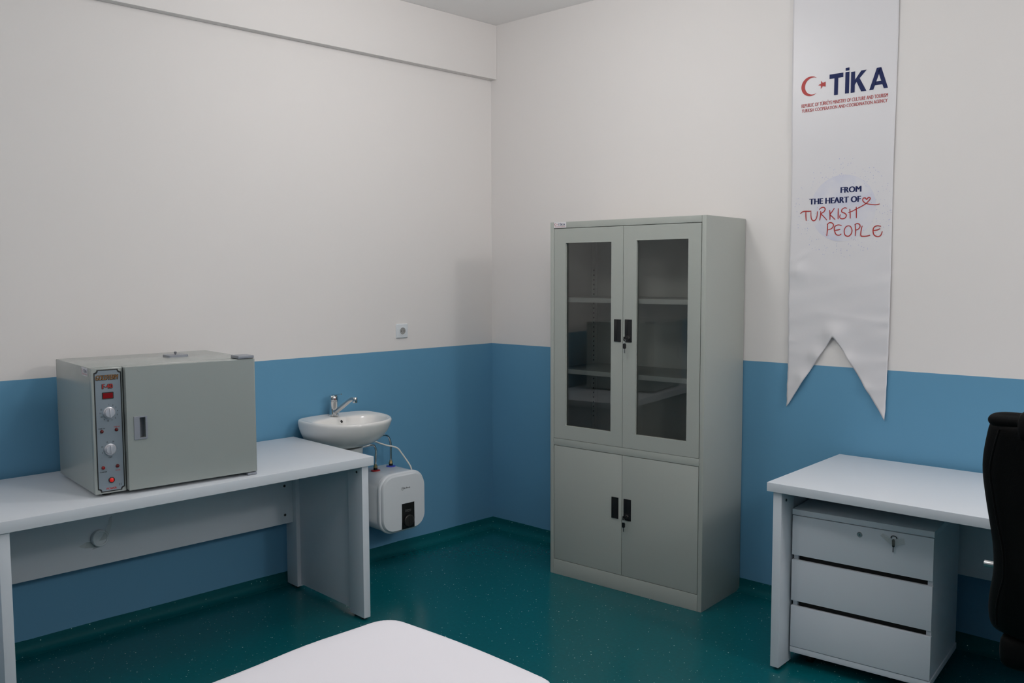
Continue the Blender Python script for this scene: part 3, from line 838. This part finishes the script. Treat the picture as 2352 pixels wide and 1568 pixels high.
def dial(a, b):
    bm = bmesh.new(); p = dm @ Vector((a, b, 0.0016))
    lathe(bm, [(0.0215, 0.0), (0.0215, 0.003), (0.0185, 0.005), (0.0175, 0.013), (0.0155, 0.0155), (0.006, 0.016), (0.0, 0.016)], p, (1, 0, 0), 32, cap=False)
    mt = dm @ Matrix.Translation((a, b, 0)) @ Matrix.Rotation(R(2), 4, 'Z')
    box(bm, -0.0026, 0.0026, -0.0165, 0.0165, 0.015, 0.0215, 0.0018, 2, mt)
    link('dial', bm, M_DIAL, plate)
dial(0.058, 0.3045); dial(0.057, 0.166)
bm = bmesh.new()
for k in range(12):
    t = R(90 - k * 27); a, b = 0.058 + 0.0305 * math.cos(t), 0.3045 + 0.0305 * math.sin(t)
    w = 0.0045 if k > 8 else 0.0026
    put_text(bm, str(k + 1), dm, a, None, b - 0.0028, b + 0.0028, bold=0.015, lift=PL)
for s, t in (('5', 200), ('10', 155), ('15', 110), ('20', 68), ('OFF', -90)):
    a, b = 0.057 + 0.030 * math.cos(R(t)), 0.166 + 0.030 * math.sin(R(t)); w = 0.0026 * len(s) if s != 'OFF' else 0.010
    put_text(bm, s, dm, a, None, b - 0.0027, b + 0.0027, bold=0.015, lift=PL)
for k in range(25):
    t = R(215 - k * 9); r0 = 0.0235
    ribbon(bm, [(0.057 + r0 * math.cos(t), 0.166 + r0 * math.sin(t)), (0.057 + (r0 + 0.002) * math.cos(t), 0.166 + (r0 + 0.002) * math.sin(t))], 0.0005, dm, PL, None, False)
link('dial_marks', bm, M_INK, plate, smooth=0)['kind'] = 'stuff'
bm = bmesh.new()
put_text(bm, 'TIMER ON', dm, 0.0165, 0.0410, 0.2450, 0.2490, bold=0.02, lift=PL)
put_text(bm, 'STAND BY', dm, 0.0175, 0.0430, 0.0805, 0.0850, bold=0.02, lift=PL)
put_text(bm, 'C E', dm, 0.0835, 0.0935, 0.0245, 0.0325, bold=0.01, lift=PL)
link('panel_lettering', bm, M_INK, plate, smooth=0)['kind'] = 'stuff'
bm = bmesh.new()
put_text(bm, 'TIMER SET', dm, 0.0720, 0.0955, 0.2470, 0.2510, bold=0.01, lift=PL)
put_text(bm, 'POWER', dm, 0.0735, 0.0905, 0.0815, 0.0855, bold=0.01, lift=PL)
put_text(bm, 'POWER', dm, 0.0390, 0.0755, 0.0140, 0.0215, bold=0.04, lift=PL)
link('red_lettering', bm, M_RED, plate, smooth=0)['kind'] = 'stuff'
for a, b, m in ((0.030, 0.236, M_DARKRED), (0.082, 0.238, M_DARKRED), (0.030, 0.099, M_REDLENS), (0.081, 0.100, M_DARKRED)):
    bm = bmesh.new(); lathe(bm, [(0.0066, 0.0), (0.0064, 0.0025), (0.0045, 0.005), (0.0, 0.006)], dm @ Vector((a, b, 0.0016)), (1, 0, 0), 18, cap=False)
    link('indicator_lamp', bm, m, plate)
bm = bmesh.new(); lathe(bm, [(0.0112, 0.0), (0.0112, 0.0025), (0.009, 0.0035), (0.008, 0.0015)], dm @ Vector((0.058, 0.0495, 0.0016)), (1, 0, 0), 24); link('switch_ring', bm, M_INK, plate)
bm = bmesh.new(); lathe(bm, [(0.0082, 0.0), (0.0080, 0.003), (0.005, 0.0055), (0.0, 0.006)], dm @ Vector((0.058, 0.0495, 0.002)), (1, 0, 0), 24, cap=False); link('power_switch', bm, M_REDLIT, plate)
# sticker on the left side of the oven (that face looks towards -y)
sticker(ov, frame_mtx((-0.118, -0.0003, Z0_ + OH - 0.034), (1, 0, 0), (0, 0, 1)), 0.075, 0.0315)

# ------------------------------------------------------------------ wash basin and pedestal
SY = -1.205
sink = thing('wash_basin', 'white ceramic wash basin on a pedestal at the end of the left desk', 'sink', (0, SY, 0))
NS = 48
def outline(hw_, xb, xf, n=2.3, flat=5.0):
    """plan outline: flat towards the wall (xb), round in front (xf); y half width hw_"""
    xc = xb + (xf - xb) * 0.40; out = []
    for k in range(NS):
        t = 2 * PI * k / NS; c, s = math.cos(t), math.sin(t)
        e = 2 / n
        y = hw_ * math.copysign(abs(c) ** e, c)
        if s >= 0: x = xc + (xf - xc) * abs(s) ** (2 / 2.05)
        else: x = xc - (xc - xb) * abs(s) ** (2 / flat)
        out.append((x, y))
    return out
def ring(hw_, xb, xf, z, n=2.3, flat=5.0, tilt=0.0): return [Vector((x, y, z + tilt * (x - 0.1))) for x, y in outline(hw_, xb, xf, n, flat)]
rings = [ring(0.126, 0.03, 0.228, 0.698), ring(0.134, 0.02, 0.242, 0.701), ring(0.160, 0.008, 0.298, 0.716), ring(0.188, 0.003, 0.356, 0.745), ring(0.2115, 0.003, 0.395, 0.785),
         ring(0.224, 0.003, 0.410, 0.820), ring(0.228, 0.003, 0.416, 0.836), ring(0.2275, 0.004, 0.4155, 0.8465), ring(0.222, 0.007, 0.410, 0.8530), ring(0.214, 0.012, 0.402, 0.8525),
         ring(0.197, 0.092, 0.388, 0.8465, 2.3, 3.0), ring(0.190, 0.102, 0.380, 0.838, 2.3, 3.0), ring(0.178, 0.114, 0.366, 0.812, 2.3, 3.0), ring(0.150, 0.134, 0.330, 0.768, 2.2, 2.6), ring(0.10, 0.16, 0.28, 0.738, 2.0, 2.2), ring(0.03, 0.19, 0.23, 0.731, 2, 2)]
bm = bmesh.new(); loft(bm, rings)
o = link('basin', bm, M_CERAM, sink, smooth=180)
ss = o.modifiers.new('sub', 'SUBSURF'); ss.levels = 1; ss.render_levels = 2
bm = bmesh.new(); lathe(bm, [(0.017, 0), (0.015, 0.003), (0.0, 0.001)], (0.21, 0, 0.7315), (0, 0, 1), 20, cap=False); link('drain', bm, M_CHROME, o)
bm = bmesh.new(); lathe(bm, [(0.0075, 0.0), (0.0075, 0.0015), (0.0, 0.0012)], (0.1105, 0.016, 0.8215), (0.93, 0, 0.37), 20, cap=False); link('overflow_hole', bm, M_INK, o)
bm = bmesh.new(); lathe(bm, [(0.0105, 0.0), (0.0105, 0.001), (0.0075, 0.0018)], (0.1100, 0.016, 0.8213), (0.93, 0, 0.37), 20, cap=False); link('overflow_ring', bm, M_CERAM, o)
rings = [ring(0.085, 0.03, 0.235, 0.0, 2.4), ring(0.080, 0.035, 0.225, 0.10, 2.4), ring(0.070, 0.04, 0.205, 0.32, 2.4), ring(0.074, 0.035, 0.212, 0.52, 2.4), ring(0.116, 0.03, 0.226, 0.62, 2.4), ring(0.122, 0.03, 0.230, 0.691, 2.4)]
bm = bmesh.new(); loft(bm, rings); link('pedestal', bm, M_CERAM, sink, smooth=60)

# mixer tap
tap = thing('mixer_tap', 'chrome single-lever mixer tap on the white wash basin', 'tap', (0.062, SY + 0.001, 0.8500))
bm = bmesh.new(); lathe(bm, [(0.026, 0), (0.026, 0.008), (0.0225, 0.010), (0.0215, 0.013), (0.0215, 0.072), (0.0225, 0.074), (0.0225, 0.078)], (0, 0, 0), (0, 0, 1), 32); link('tap_body', bm, M_CHROME, tap)
bm = bmesh.new(); lathe(bm, [(0.0225, 0.0785), (0.0235, 0.082), (0.023, 0.098), (0.0195, 0.107), (0.010, 0.112), (0.0, 0.113)], (0, 0, 0), (0, 0, 1), 32, cap=False)
cap_ = link('lever_head', bm, M_CHROME, tap)
bm = bmesh.new(); loft(bm, [[Vector((x, y * w, z + t)) for y, t in ((-1, 0), (1, 0), (1, 0.004), (-1, 0.004))] for x, w, z in ((0.0, 0.012, 0.104), (0.03, 0.009, 0.111), (0.06, 0.006, 0.117), (0.075, 0.004, 0.1185))]); link('lever', bm, M_CHROME, cap_)
bm = bmesh.new(); lathe(bm, [(0.004, 0), (0.004, 0.001)], (0.0225, -0.006, 0.09), (1, -0.25, 0), 12); link('hot_cold_mark', bm, M_REDLENS, cap_)
bm = bmesh.new()
sp = smooth_path([(0.012, 0, 0.018), (0.05, 0, 0.038), (0.11, 0, 0.072), (0.155, 0, 0.097), (0.178, 0, 0.1035), (0.195, 0, 0.1035)], 6)
tube(bm, sp, 0.010, 16, rfun=lambda t: 0.012 - 0.002 * t); link('spout', bm, M_STEEL, tap)
bm = bmesh.new(); lathe(bm, [(0.0115, -0.014), (0.0125, -0.012), (0.0125, 0.012), (0.011, 0.0145), (0.004, 0.016)], (0.198, 0, 0.1015), (0, 0, 1), 24); link('aerator', bm, M_CHROME, tap)

# ------------------------------------------------------------------ small water heater under the basin
hx1 = 0.275
wh = thing('water_heater', 'small white box water heater on the blue wall below the basin', 'water heater', (0, -0.907, 0.368))
hm = frame_mtx((0, 0, 0), (0, 1, 0), (0, 0, 1))
bm = bmesh.new()
def hr(w, h, r, x): return [hm @ Vector((a, b, x)) for a, b in rrect(w, h, r, 8)]
loft(bm, [hr(0.276, 0.298, 0.070, 0.0005), hr(0.288, 0.312, 0.075, 0.01), hr(0.292, 0.316, 0.078, 0.228), hr(0.286, 0.304, 0.075, 0.232)])
link('body', bm, M_PLASTIC, wh, smooth=40)
bm = bmesh.new(); loft(bm, [hr(0.290, 0.308, 0.076, 0.230), hr(0.301, 0.322, 0.082, 0.236), hr(0.303, 0.324, 0.083, 0.250), hr(0.296, 0.316, 0.080, 0.256), hr(0.288, 0.306, 0.076, 0.2575)])
link('rim', bm, M_PLASTIC, wh, smooth=40)
bm = bmesh.new(); loft(bm, [hr(0.286, 0.304, 0.075, 0.2570), hr(0.285, 0.303, 0.075, 0.266), hr(0.274, 0.292, 0.071, 0.2735), hr(0.20, 0.21, 0.06, 0.2760), hr(0.06, 0.07, 0.02, 0.2765)])
cov = link('front_cover', bm, M_PLASTIC, wh, smooth=40)
# glossy black control window
bm = bmesh.new(); prism(bm, [(-0.020, -0.1445), (0.064, -0.1445), (0.064, -0.006), (-0.020, -0.006)], hm, 0.270, 0.2775)
bw = link('control_window', bm, mat('gloss_black', (0.006, 0.006, 0.007), 0.12), wh)
bm = bmesh.new(); lathe(bm, [(0.032, 0), (0.032, 0.006), (0.029, 0.0085), (0.0, 0.0085)], hm @ Vector((0.025, -0.103, 0.2775)), (1, 0, 0), 32, cap=False)
box(bm, 0.2855, 0.2895, 0.022, 0.028, -0.131, -0.076, 0.001)
link('thermostat_knob', bm, mat('knob_black', (0.02, 0.019, 0.018), 0.35), bw)
bm = bmesh.new()
for k, (a, b, w, h) in enumerate(((0.004, -0.046, 0.004, 0.014), (0.011, -0.046, 0.005, 0.012), (0.019, -0.044, 0.007, 0.003), (0.028, -0.044, 0.007, 0.003), (0.036, -0.044, 0.006, 0.003), (0.020, -0.052, 0.009, 0.003), (0.031, -0.052, 0.009, 0.003))):
    flat_poly(bm, [(a, b - h / 2), (a + w, b - h / 2), (a + w, b + h / 2), (a, b + h / 2)], hm, 0.2779)
link('window_marks', bm, mat('grey_ink', (0.12, 0.12, 0.12), 0.5), bw, smooth=0)
bm = bmesh.new()
arc = [(-0.013 + 0.0085 * math.cos(t), 0.0775 + 0.0085 * math.sin(t)) for t in [R(40 + 290 * k / 18) for k in range(19)]]
ribbon(bm, arc, 0.0014, hm, 0.2772)
put_text(bm, 'idea', hm, -0.002, 0.038, 0.0745, 0.0835, bold=0.008, lift=0.2772)
put_text(bm, 'm', hm, -0.0145, -0.003, 0.0745, 0.0810, bold=0.008, lift=0.2772)
link('maker_lettering', bm, M_INK, cov, smooth=0)
# pipe collars on top
PIPES = ((0.104, -0.972, M_RINGRED, 'hot'), (0.076, -0.848, M_RINGBLUE, 'cold'))
for x, y, m, k in PIPES:
    bm = bmesh.new(); lathe(bm, [(0.026, 0), (0.026, 0.003), (0.018, 0.005), (0.014, 0.005)], (x, y + 0.907, 0.1575 - 0.0005), (0, 0, 1), 24); link('collar', bm, m, wh)
    bm = bmesh.new(); lathe(bm, [(0.011, 0.004), (0.011, 0.016)], (x, y + 0.907, 0.1575), (0, 0, 1), 16); link('pipe_stub', bm, M_BLACK, wh)
def hose(label, x, y, pts):
    t = thing('water_hose', label, 'hose', (x, y, 0.5405), 0, 'hoses of the water heater')
    bm = bmesh.new(); lathe(bm, [(0.0095, 0), (0.0115, 0.001), (0.0115, 0.010), (0.008, 0.012), (0.008, 0.020)], (0, 0, 0), (0, 0, 1), 6); link('nut', bm, M_BRASS, t)
    P = smooth_path([Vector(p) - Vector((x, y, 0.5405)) for p in pts], 14)
    bm = bmesh.new(); tube(bm, P, 0.0062, 12, rfun=lambda q: 0.0063 + (0.0007 * math.sin(q * 700) if q > 0.7 else 0)); link('braided_hose', bm, M_CHROME, t)
hose('chrome hose rising from the red collar to the pedestal', 0.104, -0.972, [(0.104, -0.972, 0.550), (0.107, -0.972, 0.600), (0.114, -0.975, 0.640), (0.118, -0.990, 0.668), (0.124, -1.020, 0.674), (0.128, -1.050, 0.674), (0.13, -1.086, 0.673)])
hose('chrome hose rising from the blue collar to the basin underside', 0.076, -0.848, [(0.076, -0.848, 0.550), (0.077, -0.848, 0.610), (0.080, -0.851, 0.655), (0.084, -0.866, 0.692), (0.090, -0.892, 0.708), (0.096, -0.925, 0.711), (0.10, -0.985, 0.708), (0.10, -1.03, 0.706)])
cb = bmesh.new()
tube(cb, smooth_path([(0.10, -1.07, 0.685), (0.12, -0.995, 0.690), (0.135, -0.957, 0.676), (0.150, -0.925, 0.663), (0.165, -0.895, 0.655), (0.176, -0.872, 0.642), (0.185, -0.852, 0.612), (0.200, -0.832, 0.575), (0.215, -0.820, 0.545), (0.22, -0.815, 0.5245)], 8), 0.0042, 10)
o = link('power_cable', cb, M_CABLE)
o['label'] = 'white power cable hanging between the basin and the water heater'; o['category'] = 'cable'

# ------------------------------------------------------------------ socket on the left wall
so = thing('wall_socket', 'white square wall socket above the blue paint on the left wall', 'socket', (0, -0.7055, 1.2715))
sm = frame_mtx((0, 0, 0), (0, 1, 0), (0, 0, 1))
def sr(w, r, x): return [sm @ Vector((a, b, x)) for a, b in rrect(w, w, r, 4)]
bm = bmesh.new(); loft(bm, [sr(0.080, 0.004, 0.0), sr(0.080, 0.004, 0.006), sr(0.074, 0.004, 0.010), sr(0.056, 0.003, 0.0105)]); link('frame', bm, M_PLASTIC, so)
bm = bmesh.new(); lathe(bm, [(0.0255, 0.0), (0.0255, 0.0025), (0.0205, 0.003), (0.0195, 0.0005), (0.0, 0.0005)], (0.0102, 0.001, -0.001), (1, 0, 0), 32, cap=False); ins = link('socket_well', bm, M_PLASTIC, so)
bm = bmesh.new(); prism(bm, [(0.0195 * math.cos(2 * PI * k / 24) + 0.001, 0.0195 * math.sin(2 * PI * k / 24) - 0.001) for k in range(24)], sm, 0.0104, 0.0108); link('well_floor', bm, mat('socket_grey', (0.30, 0.30, 0.29), 0.5), ins)
bm = bmesh.new()
for a in (-0.0095, 0.0095):
    lathe(bm, [(0.0028, 0), (0.0028, 0.0006)], (0.0108, a + 0.001, -0.001), (1, 0, 0), 12)
link('pin_holes', bm, M_INK, ins)

# ------------------------------------------------------------------ swivel chair
CHX, CHY = 3.445, -1.40
ch = thing('office_chair', 'black leather high-back swivel chair in front of the right desk', 'chair', wl(CHX, CHY), WA)
# local: x across, y forwards (towards the desk); the backrest is at y about 0
prof = [(0.590, 0.235, 0.05, 0.050), (0.602, 0.256, 0.045, 0.085), (0.630, 0.265, 0.04, 0.105), (0.683, 0.264, 0.03, 0.115), (0.735, 0.255, 0.02, 0.115), (0.776, 0.247, 0.012, 0.110),
        (0.85, 0.250, 0.005, 0.100), (0.925, 0.265, 0.0, 0.095), (1.00, 0.277, -0.01, 0.090), (1.065, 0.285, -0.018, 0.085), (1.13, 0.275, -0.03, 0.080), (1.18, 0.263, -0.040, 0.070), (1.205, 0.258, -0.046, 0.050)]
bm = bmesh.new(); rings = []
for z, hw_, yc, th in prof:
    r = []; hw_ += 0.028
    for k in range(28):
        t = 2 * PI * k / 28; c, s = math.cos(t), math.sin(t)
        x = hw_ * math.copysign(abs(c) ** 0.35, c)
        y = yc + th / 2 * math.copysign(abs(s) ** 0.8, s) + 0.05 * (x / 0.28) ** 2
        r.append(Vector((x, y, z)))
    rings.append(r)
loft(bm, rings); o = link('backrest', bm, M_LEATHER, ch, smooth=180)
m_ = o.modifiers.new('sub', 'SUBSURF'); m_.levels = 1; m_.render_levels = 2
for s in (-1, 1):
    bm = bmesh.new()
    tube(bm, smooth_path([(s * (hw_ - 0.010), yc - th * 0.5 + 0.036, z) for z, hw_, yc, th in prof[2:-1]], 4), 0.0028, 8); link('seam', bm, M_LEATHER, o)
bm = bmesh.new(); tube(bm, [Vector((x, -0.046 + 0.05 * (x / 0.28) ** 2, 1.203 - 0.006 * abs(x / 0.29) ** 6)) for x in [-0.290 * math.cos(PI * i / 40) for i in range(41)]], 0.03, 18, rfun=lambda q: 0.024 * max(0.12, (1 - abs(math.cos(PI * q)) ** 16) ** 0.5)); link('top_roll', bm, M_LEATHER, ch, smooth=60)
bm = bmesh.new(); box(bm, -0.200, 0.200, -0.115, 0.01, 1.160, 1.243, 0.032, 5); link('headrest', bm, M_LEATHER, ch, smooth=180)
bm = bmesh.new(); box(bm, -0.26, 0.26, 0.05, 0.54, 0.495, 0.60, 0.045, 4); link('seat', bm, M_LEATHER, ch, smooth=180)
for s in (-1, 1):
    bm = bmesh.new()
    pp = smooth_path([(s * 0.345, 0.25, 0.727), (s * 0.315, 0.25, 0.727), (s * 0.285, 0.255, 0.722), (s * 0.270, 0.275, 0.68), (s * 0.268, 0.30, 0.60), (s * 0.26, 0.31, 0.53), (s * 0.20, 0.30, 0.492), (s * 0.06, 0.28, 0.478)], 6)
    tube(bm, pp, 0.010, 12); a_ = link('armrest', bm, M_STEEL, ch)
    bm = bmesh.new(); box(bm, *sorted((s * 0.262, s * 0.318)), 0.235, 0.45, 0.7375, 0.760, 0.009, 3); link('arm_pad', bm, M_LEATHER, a_)
bm = bmesh.new(); box(bm, -0.09, 0.09, 0.14, 0.36, 0.455, 0.495, 0.008); link('mechanism', bm, M_BLACK, ch)
bm = bmesh.new(); tube(bm, smooth_path([(0, 0.30, 0.475), (0, 0.12, 0.478), (0, 0.075, 0.52), (0, 0.055, 0.66)], 6), 0.02, 10); link('back_bar', bm, M_BLACK, ch)
bm = bmesh.new(); lathe(bm, [(0.03, 0.09), (0.03, 0.25), (0.02, 0.25), (0.02, 0.456)], (0, 0.26, 0), (0, 0, 1), 20); link('gas_column', bm, M_BLACK, ch)
for k in range(5):
    t = R(18 + 72 * k); d = Vector((math.cos(t), math.sin(t), 0))
    bm = bmesh.new()
    tube(bm, [Vector((0, 0.26, 0.115)) + d * 0.02, Vector((0, 0.26, 0.105)) + d * 0.16, Vector((0, 0.26, 0.075)) + d * 0.30], 0.02, 10, rfun=lambda q: 0.024 - 0.008 * q); link('base_arm', bm, M_CHROME, ch)
    bm = bmesh.new(); c = Vector((0, 0.26, 0)) + d * 0.30
    for off in (-0.013, 0.013):
        pv = Vector((-d.y, d.x, 0))
        lathe(bm, [(0.022, -0.009), (0.026, -0.006), (0.026, 0.006), (0.022, 0.009)], (c.x + pv.x * off, c.y + pv.y * off, 0.0262), pv, 16)
    lathe(bm, [(0.006, 0.03), (0.006, 0.07)], (c.x, c.y, 0), (0, 0, 1), 8); link('caster', bm, M_BLACK, ch)

# ------------------------------------------------------------------ examination couch in the foreground
co = thing('examination_couch', 'white padded examination couch with rounded corners in the foreground', 'couch', wl(1.917, -2.463), WA)
W_, L_, H_ = 0.602, 1.85, 0.65
def couch_outline():
    out = []
    for sx_, sy_, a0, r in ((1, 1, 0, 0.022), (-1, 1, 90, 0.060), (-1, -1, 180, 0.045), (1, -1, 270, 0.045)):
        for k in range(9):
            a = R(a0 + 90 * k / 8)
            out.append(Vector((W_ / 2 + sx_ * (W_ / 2 - r) + r * math.cos(a), -L_ / 2 + sy_ * (L_ / 2 - r) + r * math.sin(a), H_)))
    return out
# finer outline: resample the straight sides so that the edge can swell a little
def dens(r):
    out = []
    for i in range(len(r)):
        a, b = r[i], r[(i + 1) % len(r)]; n = max(1, int((b - a).length / 0.05))
        for k in range(n): out.append(a.lerp(b, k / n))
    return out
base = dens(couch_outline())
def swell(p, inset, z):
    c = Vector((W_ / 2, -L_ / 2, 0)); q = Vector(p)
    # pull in towards the middle by the inset, along the outline normal approximated per axis
    q.x = W_ / 2 + (q.x - W_ / 2) * (1 - 2 * inset / W_); q.y = -L_ / 2 + (q.y + L_ / 2) * (1 - 2 * inset / L_)
    q.x -= 0.014 * math.exp(-((q.y + 0.27) / 0.14) ** 2) * max(0, 1 - q.x / 0.15)
    q.y += 0.014 * math.sin(PI * min(1, max(0, q.x / W_))) * max(0, 1 + q.y / 0.2)
    q.z = z; return q
bm = bmesh.new()
loft(bm, [[swell(p, i, z) for p in base] for i, z in ((0.02, H_ - 0.085), (0.004, H_ - 0.078), (0.0, H_ - 0.06), (0.0, H_ - 0.025), (0.004, H_ - 0.010), (0.012, H_ - 0.003), (0.026, H_), (0.08, H_ + 0.003), (0.16, H_ + 0.004))])
link('padded_top', bm, M_COUCH, co, smooth=60)
boxo('frame', M_STEEL, co, 0.03, W_ - 0.03, -L_ + 0.03, -0.03, H_ - 0.125, H_ - 0.085, 0.004)
for px in (0.06, W_ - 0.06):
    for py in (-0.10, -L_ + 0.10):
        bm = bmesh.new(); lathe(bm, [(0.016, 0.0), (0.018, 0.004), (0.018, H_ - 0.125)], (px, py, 0), (0, 0, 1), 16); link('leg', bm, M_CHROME, co)
